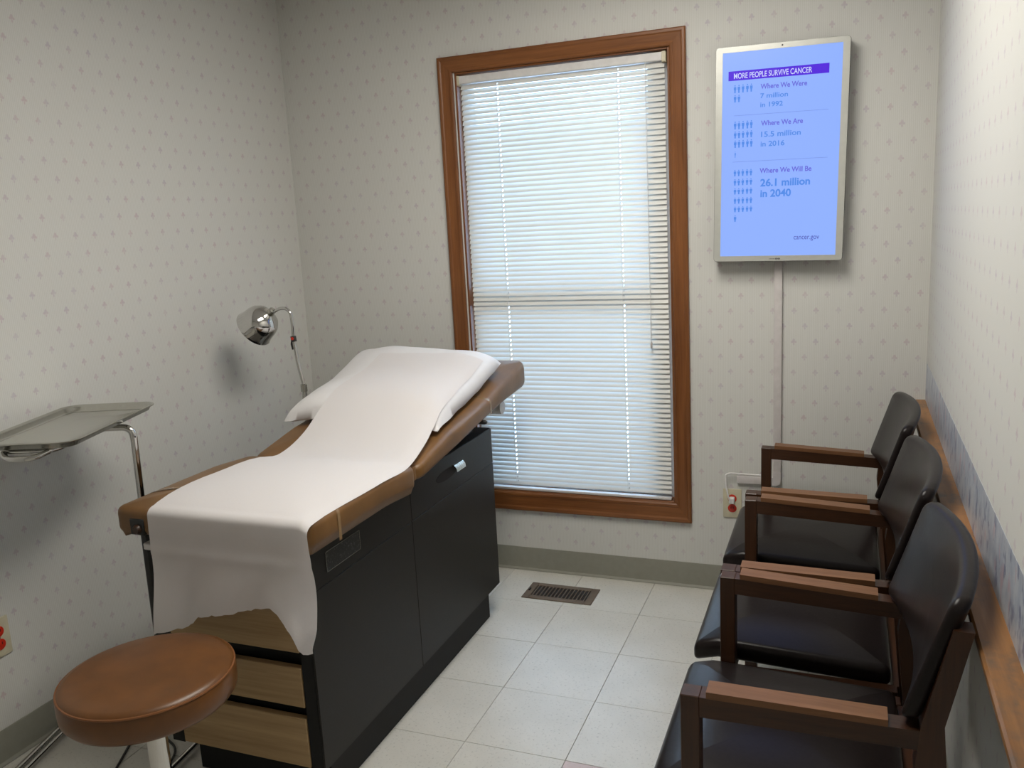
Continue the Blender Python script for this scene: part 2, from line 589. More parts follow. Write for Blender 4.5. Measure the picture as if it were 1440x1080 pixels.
for a, b, ax in (((WX0, 0, WZ0), (WX0 + jt, .138, WZ1), 2), ((WX1 - jt, 0, WZ0), (WX1, .138, WZ1), 2),
                 ((WX0 + jt, 0, WZ1 - jt), (WX1 - jt, .138, WZ1), 0), ((WX0 + jt, 0, WZ0), (WX1 - jt, .138, WZ0 + jt), 0)):
    obj('jamb', box(B(), a, b, .0015, 1), M['oak'][ax], win, smooth=False)
jx0, jx1, jz0, jz1 = WX0 + jt, WX1 - jt, WZ0 + jt, WZ1 - jt
sx0, sx1, mz = jx0 + .022, jx1 - .085, 1.165
bm = B()
box(bm, (jx0, .055, jz0), (sx0, .125, jz1), .002, 1); box(bm, (sx1, .055, jz0), (jx1, .125, jz1), .002, 1)
box(bm, (sx0, .075, jz1 - .035), (sx1, .125, jz1), .002, 1); box(bm, (sx0, .075, jz0), (sx1, .125, jz0 + .045), .002, 1)
obj('sash_frame', bm, M['sash'], win, smooth=False)
obj('meeting_rail', box(B(), (sx0, .055, mz - .035), (sx1, .125, mz + .035), .003, 1), M['sash'], win, smooth=False)
for a, b in ((jz0 + .045, mz - .035), (mz + .035, jz1 - .035)):
    obj('pane', box(B(), (sx0, .098, a), (sx1, .102, b)), M['glass'], win, smooth=False)

# mini blind
blind = thing('window_blind', 'closed white mini blind hanging in the oak window', 'blind', (-.03, .02, .345))
HB = 2.016
bm = box(B(), (-.438, .004, HB), (.372, .032, HB + .029), .0015, 1); obj('headrail', bm, M['white_plastic'], blind, smooth=False)
for x in (-.4455, .3745):
    obj('bracket', box(B(), (x - .008, .002, HB - .006), (x + .008, .034, HB + .031), .002, 1), M['ivory'], blind, smooth=False)
BX0, BX1 = -.437, .374
LAD = (-.281, .2015)
PITCH, TILT, W = .0195, math.radians(56.5), .025
bm = B()
cols = [BX0, LAD[0] - .0021, LAD[0] + .0021, LAD[1] - .0021, LAD[1] + .0021, BX1]
rows = []
for j in range(7):
    s = -W / 2 + W * j / 6
    c = .0018 * (1 - (2 * s / W) ** 2)          # shallow crown
    rows.append((s * math.cos(TILT) - c * math.sin(TILT), s * math.sin(TILT) + c * math.cos(TILT)))
# crown outwards (towards the room)
V = [[bm.verts.new((x, y, z)) for x in cols] for (y, z) in rows]
for j in range(6):
    for i in range(5):
        if i in (1, 3) and j in (2, 3): continue        # the routed cord holes
        bm.faces.new((V[j][i], V[j][i + 1], V[j + 1][i + 1], V[j + 1][i]))
tmp = obj('slat', bm, M['slat'], blind, ang=60)
slat = tmp.data
bpy.data.objects.remove(tmp)
zz, n = HB - .012, 0
while zz > .366:
    o = bpy.data.objects.new('slat', slat); COL.objects.link(o); o.parent = blind
    o.location = (0.03, 0.0, zz - .345)
    o.location = Vector((0, .0205, zz)) - blind.location + (Vector((0, 0, 0)))
    o.rotation_euler = (random.uniform(-.035, .035), random.uniform(-.0006, .0006), 0)
    zz -= PITCH; n += 1
# slat mesh was authored around the room origin and shifted by the blind's location: undo it
for v in slat.vertices:
    v.co += blind.location
obj('bottom_rail', box(B(), (BX0, .008, .350), (BX1, .033, .361), .003, 2), M['white_plastic'], blind)
for x in LAD:
    obj('ladder_cord', tube(B(), [(x - .004, .0125, HB), (x - .004, .0125, .355)], .0006, 5), M['white_plastic'], blind)
    obj('lift_cord', tube(B(), [(x, .0205, HB), (x, .0205, .355)], .0006, 5), M['white_plastic'], blind)
wand = obj('tilt_wand', tube(B(), [(.307, .001, HB + .004), (.307, -.001, 1.9), (.309, -.003, .985)], .0014, 8), M['white_plastic'], blind)
obj('wand_tip', tube(B(), [(.309, -.003, .990), (.309, -.003, .984), (.309, -.003, .968), (.309, -.003, .964)], [.002, .0042, .0042, .002], 8), M['raceway'], wand)

# ------------------------------------------------------------------ wall screen
TVY = -.0705
tv = thing('wall_screen', 'portrait information screen lit blue, mounted right of the window', 'screen', (.780, 0, 1.652))
TH = .019
def tvp(x, z):                                   # a point as seen on the wall -> upright in the screen's own frame
    dx, dz = x - .780, z - 1.652
    return (.780 + dx * math.cos(TH) - dz * math.sin(TH), 1.652 + dx * math.sin(TH) + dz * math.cos(TH))
tw, tht = .2175, .3655
def rr2(w, h, r, n=5):
    return [(.780 + p[0], 1.652 + p[1]) for p in rrect(-w, w, -h, h, r, n, 1)]
def ring_plate(bm, o1, o2, y0, y1):
    n = len(o1)
    rows = [[bm.verts.new((p[0], y, p[1])) for p in o] for o, y in ((o1, y1), (o1, y0), (o2, y0), (o2, y1))]
    for a in range(4):
        A, C = rows[a], rows[(a + 1) % 4]
        for j in range(n):
            bm.faces.new((A[j], A[(j + 1) % n], C[(j + 1) % n], C[j]))
    return bm
obj('housing', plate(B(), rr2(tw, tht, .012), -.064, -.022), M['black_plastic'], tv)
obj('wall_mount', box(B(), (.66, -.022, 1.50), (.90, -.0005, 1.80), .002, 1), M['black_plastic'], tv, smooth=False)
obj('bezel', ring_plate(B(), rr2(tw - .0015, tht - .0015, .011), rr2(.1935, .3455, .001), -.070, -.064), M['silver'], tv)
scr = obj('display', plate(B(), rr2(.1935, .3455, .001), -.0675, -.064), M['screen'], tv, smooth=False)
obj('camera_dot', lathe(B(), [(0, .0006), (.003, .0006), (.003, -.001), (0, -.001)], (.782, -.070, 1.652 + .3545), (0, -1, 0), 12), M['black_plastic'], tv)
SY = -.0682
def flat(bm, x0, x1, z0, z1, y=SY):
    box(bm, (x0, y, z0), (x1, -.0676, z1)); return bm
cx0, cz0 = tvp(.6112, 1.9084); cx1, cz1 = tvp(.9384, 1.9335)
obj('title_bar', flat(B(), cx0, cx1, cz0, cz1), M['scr_purple'], scr, smooth=False)
def text(name, s, x, z, w, h, mat, parent, y=SY - .0003, bold=0.0, sub=True):
    cu = bpy.data.curves.new(name, 'FONT')
    cu.body = s
    cu.offset = bold
    cu.resolution_u = 4
    to = bpy.data.objects.new(name, cu)
    COL.objects.link(to)
    dg = bpy.context.evaluated_depsgraph_get()
    me = bpy.data.meshes.new_from_object(to.evaluated_get(dg))
    bpy.data.objects.remove(to)
    xs = [v.co.x for v in me.vertices]
    cap = .70
    kx, kz = w / (max(xs) - min(xs)), h / cap
    x0 = min(xs)
    off = origin(parent)
    for v in me.vertices:
        v.co = Vector((x + (v.co.x - x0) * kx, y, z + v.co.y * kz)) - off
    me.materials.clear(); me.materials.append(mat)
    o = bpy.data.objects.new(name, me)
    COL.objects.link(o); o.parent = parent
    return o
for s, x, z, w, h, mt, bd in (
        ('MORE PEOPLE SURVIVE CANCER', .6297, 1.9141, .2543, .0180, 'scr_white', .012),
        ('Where We Were', .7181, 1.8724, .1507, .0165, 'scr_text', .022), ('7 million', .7172, 1.8422, .0905, .0155, 'scr_blue', .018),
        ('in 1992', .7173, 1.8130, .0739, .0155, 'scr_blue', .018), ('Where We Are', .7198, 1.7513, .1369, .0165, 'scr_text', .022),
        ('15.5 million', .7200, 1.7137, .1303, .0175, 'scr_blue', .018), ('in 2016', .7186, 1.6820, .0789, .0170, 'scr_blue', .018),
        ('Where We Will Be', .7155, 1.5927, .1705, .0165, 'scr_text', .022), ('26.1 million', .7180, 1.5477, .1640, .0240, 'scr_blue', .03),
        ('in 2040', .7181, 1.5113, .1018, .0240, 'scr_blue', .03), ('cancer.gov', .8306, 1.3602, .0832, .0175, 'scr_dark', .0)):
    px, pz = tvp(x, z)
    text('lettering', s, px, pz, w, h, M[mt], scr, SY - .0006 if s.startswith('MORE') else SY - .0001, bd)
for (xa, za), (xb, zb_) in (((.6294, 1.7928), (.9372, 1.7851)), ((.6241, 1.6363), (.9376, 1.6300))):
    a, b = tvp(xa, za), tvp(xb, zb_)
    obj('divider', flat(B(), a[0], b[0], (a[1] + b[1]) / 2 - .0009, (a[1] + b[1]) / 2 + .0009), M['scr_line'], scr, smooth=False)
COLS = (.6335, .6465, .6602, .6748, .6878)
def person(bm, x, z0, z1, w=1.0):
    h = z1 - z0
    a = .0042 * w
    for pts in ([(x + .0021 * w * math.cos(t * PI / 4), z1 - .08 * h + .09 * h * math.sin(t * PI / 4)) for t in range(8)],
                [(x - a, z1 - .24 * h), (x + a, z1 - .24 * h), (x + a, z1 - .60 * h), (x + a * .62, z1 - .62 * h), (x + a * .55, z0), (x - a * .55, z0), (x - a * .62, z1 - .62 * h), (x - a, z1 - .60 * h)]):
        plate(bm, pts, SY, -.0676)
for (za, zb_, n) in ((1.8932, 1.8667, 5), (1.8606, 1.8361, 2), (1.7722, 1.746, 5), (1.7389, 1.7157, 5), (1.709, 1.6838, 5), (1.6718, 1.6501, 0),
                     (1.6089, 1.5871, 5), (1.5773, 1.5554, 5), (1.5456, 1.5248, 5), (1.5137, 1.4923, 5), (1.4827, 1.4632, 5), (1.4521, 1.4298, 1)):
    bm = B()
    for i in range(max(1, n)):
        px, pz1 = tvp(COLS[i] - (.0012 if za < 1.62 else 0), za)
        person(bm, px, pz1 - (za - zb_), pz1, 1.0 if n else .45)
    obj('pictogram_row', bm, M['scr_blue'], scr, smooth=False)
# small maker's mark on the lower bezel: too small to read in the picture, left as a dark smudge of marks
bm = B()
for i, (w, h) in enumerate(((.002, .005), (.0025, .006), (.002, .004), (.0025, .006), (.002, .005))):
    box(bm, (.776 + i * .0035, -.0705, 1.2955 - h / 2), (.776 + i * .0035 + w, -.0695, 1.2955 + h / 2))
for i in range(6):
    box(bm, (.756 + i * .0032, -.0704, 1.2945), (.758 + i * .0032, -.0695, 1.2965))
obj('maker_mark', bm, M['black_plastic'], tv, smooth=False)
tv.rotation_euler = (0, TH, 0)

# cable raceway, outlet, plug
rw = thing('cable_raceway', 'white plastic cable raceway running down the wall below the screen', 'cable cover', (.776, -.009, .46))
obj('raceway_channel', box(B(), (.7625, -.017, .500), (.7905, 0, 1.300), .003, 2), M['raceway'], rw)
bm = B()
el = [(.7625, .500), (.7625, .4765), (.735, .4765), (.735, .4455), (.7715, .4455)] + [(.7715 + .019 * math.sin(a * PI / 10), .4645 - .019 * math.cos(a * PI / 10)) for a in range(1, 6)] + [(.7905, .500)]
plate(bm, el, -.019, 0)
obj('elbow', bm, M['raceway'], rw, smooth=False)
obj('raceway_channel', box(B(), (.630, -.017, .4465), (.735, 0, .4755), .003, 2), M['raceway'], rw)

def outlet(name, label, P, ex, nrm):
    """duplex outlet: P centre on the wall, ex the wall's sideways direction, nrm into the room"""
    ex, nrm, ez = Vector(ex), Vector(nrm), Vector((0, 0, 1))
    P = Vector(P)
    mt = Matrix((( ex.x, nrm.x, 0, P.x), (ex.y, nrm.y, 0, P.y), (ex.z, nrm.z, 1, P.z), (0, 0, 0, 1)))
    t_ = thing(name, label, 'outlet', P)
    bm = box(B(), (-.035, 0, -.0575), (.035, .006, .0575), .003, 2)
    bmesh.ops.transform(bm, matrix=mt, verts=bm.verts); obj('cover_plate', bm, M['ivory'], t_)
    for dz in (.0195, -.0195):
        bm = lathe(B(), [(0, .0085), (.0145, .0085), (.0165, .0075), (.0165, .005), (0, .005)], (0, 0, dz), (0, 1, 0), 24)
        bmesh.ops.transform(bm, matrix=mt, verts=bm.verts)
        rc = obj('receptacle', bm, M['red'], t_)
        bm = B()
        for dx in (-.005, .005): box(bm, (dx - .001, .0082, dz - .001), (dx + .001, .0088, dz + .007))
        bmesh.ops.transform(bm, matrix=mt, verts=bm.verts); obj('slot', bm, M['black_plastic'], rc, smooth=False)
    bm = lathe(B(), [(0, .0075), (.003, .007), (.0035, .005), (0, .005)], (0, 0, 0), (0, 1, 0), 12)
    bmesh.ops.transform(bm, matrix=mt, verts=bm.verts); obj('screw', bm, M['steel'], t_)
    return t_
outlet('wall_outlet', 'ivory duplex outlet with red sockets on the back wall beside the chairs', (.6115, 0, .3605), (1, 0, 0), (0, -1, 0))
outlet('wall_outlet', 'ivory duplex outlet with red sockets low on the left wall', (XL, -1.657, .3705), (0, -1, 0), (1, 0, 0))
pg = thing('power_plug', 'white plug and cord going from the back wall outlet into the raceway', 'plug', (.613, -.012, .38))
obj('plug_body', box(B(), (.602, -.038, .368), (.622, -.009, .390), .005, 2), M['white_plastic'], pg)
obj('cord', tube(B(), bend([(.607, -.034, .376), (.600, -.040, .400), (.590, -.030, .445), (.588, -.022, .478), (.602, -.020, .4855), (.64, -.012, .4825), (.745, -.008, .4790)], .03), .0033, 8), M['white_plastic'], pg)

# floor register
vt = thing('floor_vent', 'brown metal floor register set in the tiles below the window', 'vent', (-.034, -.205, 0))
vx0, vx1, vy0, vy1 = -.178, .1095, -.2765, -.1335
bm = B(); box(bm, (vx0 + .02, vy0 + .02, .0002), (vx1 - .02, vy1 - .02, .0008)); obj('duct_opening', bm, M['duct'], vt, smooth=False)
bm = B()
box(bm, (vx0, vy0, .0002), (vx0 + .030, vy1, .005), .0015, 1); box(bm, (vx1 - .030, vy0, .0002), (vx1, vy1, .005), .0015, 1)
box(bm, (vx0 + .03, vy0, .0002), (vx1 - .03, vy0 + .026, .005), .0015, 1); box(bm, (vx0 + .03, vy1 - .026, .0002), (vx1 - .03, vy1, .005), .0015, 1)
obj('vent_frame', bm, M['vent'], vt, smooth=False)
nl = 15
for i in range(nl):
    x = vx0 + .030 + (vx1 - vx0 - .060) * (i + .5) / nl
    bm = box(B(), (-.0019, vy0 + .026, .0008), (.0019, vy1 - .026, .0045))
    bmesh.ops.transform(bm, matrix=Matrix.Translation((x, 0, 0)), verts=bm.verts)
    obj('louver', bm, M['vent'], vt, smooth=False)
obj('damper_lever', box(B(), (vx0 + .008, -.215, .004), (vx0 + .016, -.195, .011), .002, 1), M['dark_steel'], vt)

# ------------------------------------------------------------------ exam table
tb = thing('exam_table', 'brown vinyl exam table on a dark cabinet below the window', 'exam table', (-.44, -1.0, 0))
CX0, CX1, CY0, CY1, CZ0, CZ1 = -.690, -.200, -1.614, -.430, .127, .7335
st = .040
obj('toe_kick', box(B(), (CX0 + .02, CY0 + .07, .0008), (CX1 - .034, CY1 - .035, CZ0)), M['cabinet_dark'], tb, smooth=False)
bm = B()
box(bm, (CX0, CY0, CZ0), (CX0 + st, CY1, CZ1)); box(bm, (CX1 - st, CY0, CZ0), (CX1 - .006, CY1, CZ1))
box(bm, (CX0 + st, CY0 + .03, CZ0), (CX1 - st, CY1, CZ1))
box(bm, (CX0 + st, CY0, .606), (CX1 - st, CY0 + .03, CZ1))
obj('cabinet_body', bm, M['cabinet_dark'], tb, smooth=False)
SZ, SYV = .6015, -1.071
for nm, ya, yb, za, zb_ in (('door', CY0, SYV, CZ0, SZ), ('door', SYV, CY1, CZ0, SZ), ('side_panel', CY0, SYV, SZ, CZ1), ('side_drawer', SYV, CY1, SZ, CZ1)):
    d = obj(nm, box(B(), (CX1 - .006, ya + .001, za + .001), (CX1, yb - .001, zb_ - .001), .0008, 1), M['cabinet'], tb, smooth=False)
    if nm == 'side_drawer':
        bm = B()
        # shallow chrome cup pull
        hy, hz = -.800, .673
        prof = [(0.0, .020), (.010, .018), (.018, .008), (.020, -.004), (.018, -.004), (.016, .006), (.009, .014), (0.0, .016)]
        prism(bm, [(CX1 + a, hy + .022, hz + b) for a, b in prof], [(CX1 + a, hy + .092, hz + b) for a, b in prof])
        obj('cup_pull', bm, M['steel'], d)
        el = [(hy - .015 + .080 * math.cos(q * PI / 10), hz + .018 * math.sin(q * PI / 10)) for q in range(20)]
        obj('pull_dark_reflection', prism(B(), [(CX1, a, b) for a, b in el], [(CX1 + .0008, a, b) for a, b in el]), M['duct'], d, smooth=False)  # flat dark plate painting the dark reflection in the pull's near half
npm = obj('nameplate', box(B(), (CX1, -1.528, .630), (CX1 + .0015, -1.366, .6835), .0004, 1), M['nameplate'], tb, smooth=False)
bm = B()
for a, b in (((-1.528, .630), (-1.366, .6312)), ((-1.528, .6823), (-1.366, .6835)), ((-1.528, .630), (-1.5265, .6835)), ((-1.3675, .630), (-1.366, .6835))):
    box(bm, (CX1 + .0012, a[0], a[1]), (CX1 + .0021, b[0], b[1]))
obj('plate_rim', bm, M['steel'], npm, smooth=False)
# end drawers with finger gaps between the fronts
for za, zb_ in ((.1305, .2665), (.2985, .4060), (.4480, .600)):
    obj('end_drawer', box(B(), (CX0 + st + .002, CY0 - .002, za), (CX1 - st - .003, CY0 + .018, zb_), .0015, 1), M['drawer_oak'], tb, smooth=False)
obj('pull_out_tray', box(B(), (-.672, CY0 - .030, .690), (-.212, CY0 + .05, .7085), .003, 1), M['white_plastic'], tb)

UX0, UX1 = -.742, -.148
YS, YH = -1.112, -1.100                          # seam between the flat and the raised section
bm = B()
pad(bm, UX0, UX1, -1.660, YS, .735, .806, r=.03, e=.018, crown=.024, ns=10,
    f=lambda x, y, z: (x, y, z - (.012 * smooth01((y + 1.30) / .19)) - .012 * (1 if z < .74 else 0) * smooth01((abs(x + .445) - .26) / .02)))
obj('seat_cushion', bm, M['tan_vinyl'], tb, ang=60)
HT = [(-1.10, .782), (-.895, .824), (-.70, .846), (-.5465, .8655), (-.36, .905), (-.17, .944)]
HB_ = [(-1.10, .7365), (-.829, .7695), (-.594, .8045), (-.40, .826), (-.16, .842)]
def headmap(x, y, z):
    a, b = lerp_tab(HB_, y), lerp_tab(HT, y)
    return (x, y, a + (b - a) * z if z <= 1 else b + (z - 1))
bm = B()
# built on a unit-high pad, then lifted between the two profiles
def headpad(bm):
    def f(x, y, z):
        zz_ = (z - .0) / .06
        a, b = lerp_tab(HB_, y), lerp_tab(HT, y)
        h = b - a
        if zz_ <= 1: return (x, y, a + h * zz_)
        return (x, y, b + (z - .06))
    return pad(bm, UX0, UX1, YH, -.165, 0, .06, r=.035, e=.018, crown=.020, f=f, ns=14, rings=7)
obj('head_cushion', headpad(bm), M['tan_vinyl'], tb, ang=60)
obj('hinge_pad', box(B(), (UX0 + .012, YS - .004, .742), (UX1 - .012, YH + .006, .783), .006, 2), M['tan_vinyl'], tb)
def seat_top(x, y):
    m = max(abs((x + .445) / .297), abs((y + 1.386) / .274))
    m = min(1, m)
    e = smooth01((m - .935) / .065) * .008
    return .806 + .024 * (1 - m ** 3) - e - .012 * smooth01((y + 1.30) / .19)
# clear bands that hold the cover, one near the foot end, one at the head
def band(y, zfun, zf0, zf1, xo=.0012):
    """thin strap that follows the pad's own cross-section: sides, rolled edges, crown"""
    half = []
    for k_ in range(3):
        half.append((0.0, zf0 + (zf1 - .018 - zf0) * k_ / 3))
    for k_ in range(6):
        a = PI / 2 * k_ / 5
        half.append((.018 * (1 - math.cos(a)), zf1 - .018 * (1 - math.sin(a))))
    bm = B()
    rows = []
    for dy in (-.006, .006):
        row = [bm.verts.new((UX1 + xo - d, y + dy, zfun(UX1 - d, y + dy, z))) for d, z in half]
        for k_ in range(1, 16):
            x = UX1 - .018 + (UX0 - UX1 + .036) * k_ / 16
            row.append(bm.verts.new((x, y + dy, zfun(x, y + dy, None) + .0010)))
        row += [bm.verts.new((UX0 - xo + d, y + dy, zfun(UX0 + d, y + dy, z))) for d, z in half[::-1]]
        rows.append(row)
    for k_ in range(len(rows[0]) - 1):
        bm.faces.new((rows[0][k_], rows[0][k_ + 1], rows[1][k_ + 1], rows[1][k_]))
    return bm
def head_z(x, y, z):
    a, b = lerp_tab(HB_, y), lerp_tab(HT, y)
    if z is not None: return a + (b - a) * z / .06 + .0008
    m = min(1, max(abs((x + .445) / .279), abs((y + .6325) / .4495)))
    return b + .020 * (1 - m ** 3) + .0010
obj('cover_band', band(-1.530, lambda x, y, z: (z + .0006) if z is not None else seat_top(x, y), .722, .806), M['clear'], tb, ang=60)
obj('cover_band', band(-.545, head_z, .004, .060, .0016), M['clear'], tb, ang=60)
obj('stirrup_socket', box(B(), (-.686, -1.6640, .738), (-.640, -1.640, .781), .003, 1), M['black_plastic'], tb)
obj('stirrup_knob', lathe(B(), [(0, .018), (.009, .018), (.013, .012), (.013, 0), (0, 0)], (-.660, -1.655, .7545), (0, -1, 0), 16), M['walnut'][0], tb)
for x in (-.64, -.25):
    bm = prism(B(), [(x - .01, -.62, .7345), (x - .01, -.50, .7345), (x - .01, -.52, .812), (x - .01, -.58, .803)], [(x + .01, -.62, .7345), (x + .01, -.50, .7345), (x + .01, -.52, .812), (x + .01, -.58, .803)])
    obj('head_bracket', bm, M['dark_steel'], tb, smooth=False)
obj('paper_roll', tube(B(), [(-.66, -.345, .792), (-.185, -.345, .792)], .026, 24), M['white_plastic'], tb)
obj('head_knob', tube(B(), [(-.20, -.595, .796), (-.150, -.595, .796), (-.143, -.595, .796)], [.008, .008, .005], 10), M['black_plastic'], tb)

# pillow: a cased pillow lying on the raised head
NLc, NRc, FRc, FLc = Vector((-.775, -.875, 0)), Vector((-.172, -.915, 0)), Vector((-.185, -.335, 0)), Vector((-.835, -.235, 0))
def pil(s, t):
    u, v = (s + 1) / 2, (t + 1) / 2
    pinch = 1.0 - .035 * (1 - abs(s) ** 2) * abs(t) ** 6 - .0
    p = (NLc * (1 - u) + NRc * u) * (1 - v) + (FLc * (1 - u) + FRc * u) * v
    c = (NLc + NRc + FLc + FRc) / 4
    q = c + (p - c)
    q.y = c.y + (p.y - c.y) * (1 - .03 * (1 - s * s) * abs(t) ** 4)
    q.x = c.x + (p.x - c.x) * (1 - .03 * (1 - t * t) * abs(s) ** 4)
    return q
def pbase(x, y):
    zb = lerp_tab(HT, max(-1.1, min(-.17, y))) + .004
    rx, ry = (x + .445) / .297, (y + .6325) / .4675
    m = max(abs(rx), abs(ry))
    return zb + .021 * max(0, 1 - m ** 3)
def pheight(s, t):
    a = max(0, 1 - abs(s) ** 6.5) ** .42
    b = max(0, 1 - abs(t) ** 6) ** .45
    return a * b
def ptop(s, t):
    q = pil(s, t)
    w = .0016 * math.sin(9 * s + 5 * t) * math.sin(7 * t - 4 * s)
    return Vector((q.x, q.y, pbase(q.x, q.y) + .014 + .020 * max(0, t) + (.070 - .004 * t) * pheight(s, t) + w))
bm = B()
N = 36
G, Gb = [], []
for j in range(N + 1):
    t_ = -1 + 2 * j / N
    t_ = math.copysign(abs(t_) ** .62, t_)
    G.append([]); Gb.append([])
    for i in range(N + 1):
        s_ = -1 + 2 * i / N
        s_ = math.copysign(abs(s_) ** .62, s_)
        p = ptop(s_, t_)
        edge = (i in (0, N) or j in (0, N))
        wr = .0025 * math.sin(13 * (s_ + t_)) if edge else 0
        p.z += wr
        G[-1].append(bm.verts.new(p))
        if edge: Gb[-1].append(G[-1][-1])
        else:
            q = pil(s_, t_)
            Gb[-1].append(bm.verts.new((q.x, q.y, pbase(q.x, q.y) + .014 + .020 * max(0, t_) * (1 - pheight(s_, t_)) - .012 * pheight(s_, t_))))
for j in range(N):
    for i in range(N):
        bm.faces.new((G[j][i], G[j][i + 1], G[j + 1][i + 1], G[j + 1][i]))
        bm.faces.new((Gb[j][i], Gb[j + 1][i], Gb[j + 1][i + 1], Gb[j][i + 1]))
tag(obj('pillow', bm, M['pillow'], ang=80), 'white cased pillow on the raised head of the exam table', 'pillow')

# paper sheet: over the pillow, down the cushion, hanging torn over the foot end
PLX = [(-1.70, -.622), (-1.655, -.622), (-1.47, -.634), (-1.33, -.622), (-1.15, -.606), (-1.0, -.596), (-.9, -.600), (-.80, -.610), (-.40, -.640)]
PRX = [(-1.70, -.150), (-1.655, -.148), (-1.57, -.153), (-1.44, -.150), (-1.25, -.147), (-1.15, -.156), (-1.0, -.166), (-.88, -.182), (-.80, -.192), (-.66, -.205), (-.40, -.215)]
def inv_pil(x, y):
    s = t = 0.0
    for _ in range(12):
        p = pil(s, t)
        t += (y - p.y) / .29
        s += (x - p.x) / .29
        s, t = max(-1, min(1, s)), max(-1, min(1, t))
    return s, t
def sheet_z(x, y):
    if y < -1.16:
        return seat_top(x, y) + .0025
    s, t = inv_pil(x, y)
    s = max(-.955, min(.955, s))
    zp = ptop(s, max(t, -.97)).z + .0045
    if y > -.76: return ptop(s, max(t, -.70)).z + .0045
    za = seat_top(x, -1.16) + .0025
    zb = ptop(s, -.70).z + .0045
    k_ = (y + 1.16) / .40
    z = za + (zb - za) * smooth01(k_ ** 1.02)
    return max(z, zp) if t > -.985 else z
TORN = [(-.66, .47), (-.6357, .480), (-.545, .500), (-.5256, .512), (-.4947, .538), (-.41, .556), (-.3328, .572), (-.2787, .587), (-.262, .583), (-.2367, .560), (-.203, .535), (-.1936, .513), (-.1798, .4925), (-.1519, .491), (-.10, .491)]
bm = B()
NA = 44
ys = [-.43 - .037 * i for i in range(12)] + [-.85 - .02 * i for i in range(1, 18)] + [-1.22 - .045 * i for i in range(10)]
rows = []
for y in ys:
    xa, xb = lerp_tab(PLX, y), lerp_tab(PRX, y)
    rows.append([])
    for i in range(NA + 1):
        x = xa + (xb - xa) * i / NA
        wv = .0010 * math.sin(40 * x + 9 * y) * math.sin(23 * y)
        rows[-1].append(bm.verts.new((x, y, sheet_z(x, y) + wv)))
for q in range(7):                                       # roll over the end of the cushion
    a = PI / 2 * q / 6
    rows.append([])
    for i in range(NA + 1):
        xa, xb = lerp_tab(PLX, -1.66), lerp_tab(PRX, -1.66)
        x = xa + (xb - xa) * i / NA
        zt_ = sheet_z(x, -1.64)
        rows[-1].append(bm.verts.new((x, -1.638 - .0265 * math.sin(a), zt_ - .020 * (1 - math.cos(a)))))
for q in range(1, 27):
    v = q / 26
    rows.append([])
    for i in range(NA + 1):
        u = i / NA
        xa, xb = -.622 - .014 * v, -.148 + .012 * smooth01(v * 1.4) - .018 * smooth01((v - .75) * 4)
        x = xa + (xb - xa) * u
        z0_ = sheet_z(-.622 + (.474) * u, -1.64) - .020
        z = z0_ + (lerp_tab(TORN, x) + (.0014 * math.sin(150 * x) + .0012 * math.sin(320 * x + 1)) * v - z0_) * v
        # sheet lies against the tray bar, then swings out in soft folds
        y = -1.6645 + .004 * smooth01((v - .1) * 4) - .016 * smooth01((v - .45) * 1.8) * (.6 + .4 * math.sin(7 * u + 1)) \
            - .010 * v * math.sin(13 * u + 2.3 * v) * smooth01((v - .35) * 2) - .0035 * v * math.sin(29 * u + 6 * v)
        y -= .003 * math.exp(-((z - .700) / .014) ** 2)
        rows[-1].append(bm.verts.new((x, min(y, -1.655), z)))
for A, C in zip(rows, rows[1:]):
    for i in range(NA):
        bm.faces.new((A[i], A[i + 1], C[i + 1], C[i]))
tag(obj('paper_sheet', bm, M['exam_paper'], ang=180), 'white exam paper sheet down the table, torn end hanging over the drawers', 'paper sheet')

# ------------------------------------------------------------------ stool
SC = Vector((-.420, -1.918, 0))
stool = thing('stool', 'round russet vinyl stool at the foot end of the exam table', 'stool', SC)
prof = [(0, .468), (.165, .468), (.178, .472), (.185, .482), (.1865, .500), (.1865, .518), (.1845, .530), (.1800, .5375), (.168, .5425), (.13, .5455), (.07, .5470), (0, .5475)]
obj('seat', lathe(B(), prof, (SC.x, SC.y, 0), n=64), M['russet_vinyl'], stool, ang=70)
obj('welt', tube(B(), [(SC.x + .1835 * math.cos(a * PI / 32), SC.y + .1835 * math.sin(a * PI / 32), .5325) for a in range(64)], .0028, 6, closed=True), M['welt'], stool)
obj('seat_plate', lathe(B(), [(0, .456), (.075, .456), (.08, .460), (.08, .468), (0, .468)], (SC.x, SC.y, 0), n=32), M['black_plastic'], stool)
obj('collar', lathe(B(), [(.024, .438), (.029, .442), (.029, .456), (.024, .456)], (SC.x, SC.y, 0), n=24), M['black_plastic'], stool)
obj('column', lathe(B(), [(0, .10), (.027, .10), (.027, .26), (.0225, .262), (.0225, .456), (0, .456)], (SC.x, SC.y, 0), n=24), M['chrome'], stool)
for q in range(5):
    a = math.radians(20 + 72 * q)
    d = Vector((math.cos(a), math.sin(a), 0))
    e = SC + d * .185
    lg = obj('leg', tube(B(), [SC + d * .012 + Vector((0, 0, .115)), SC + d * .09 + Vector((0, 0, .095)), e + Vector((0, 0, .062))], [.016, .013, .011], 10), M['chrome'], stool)
    obj('caster', lathe(B(), [(0, -.011), (.020, -.011), (.0235, -.008), (.0235, .008), (.020, .011), (0, .011)], e + Vector((0, 0, .0242)), (-d.y, d.x, 0), 20), M['black_plastic'], lg)
    obj('caster_stem', tube(B(), [e + Vector((0, 0, .03)), e + Vector((0, 0, .064))], .007, 8), M['dark_steel'], lg)

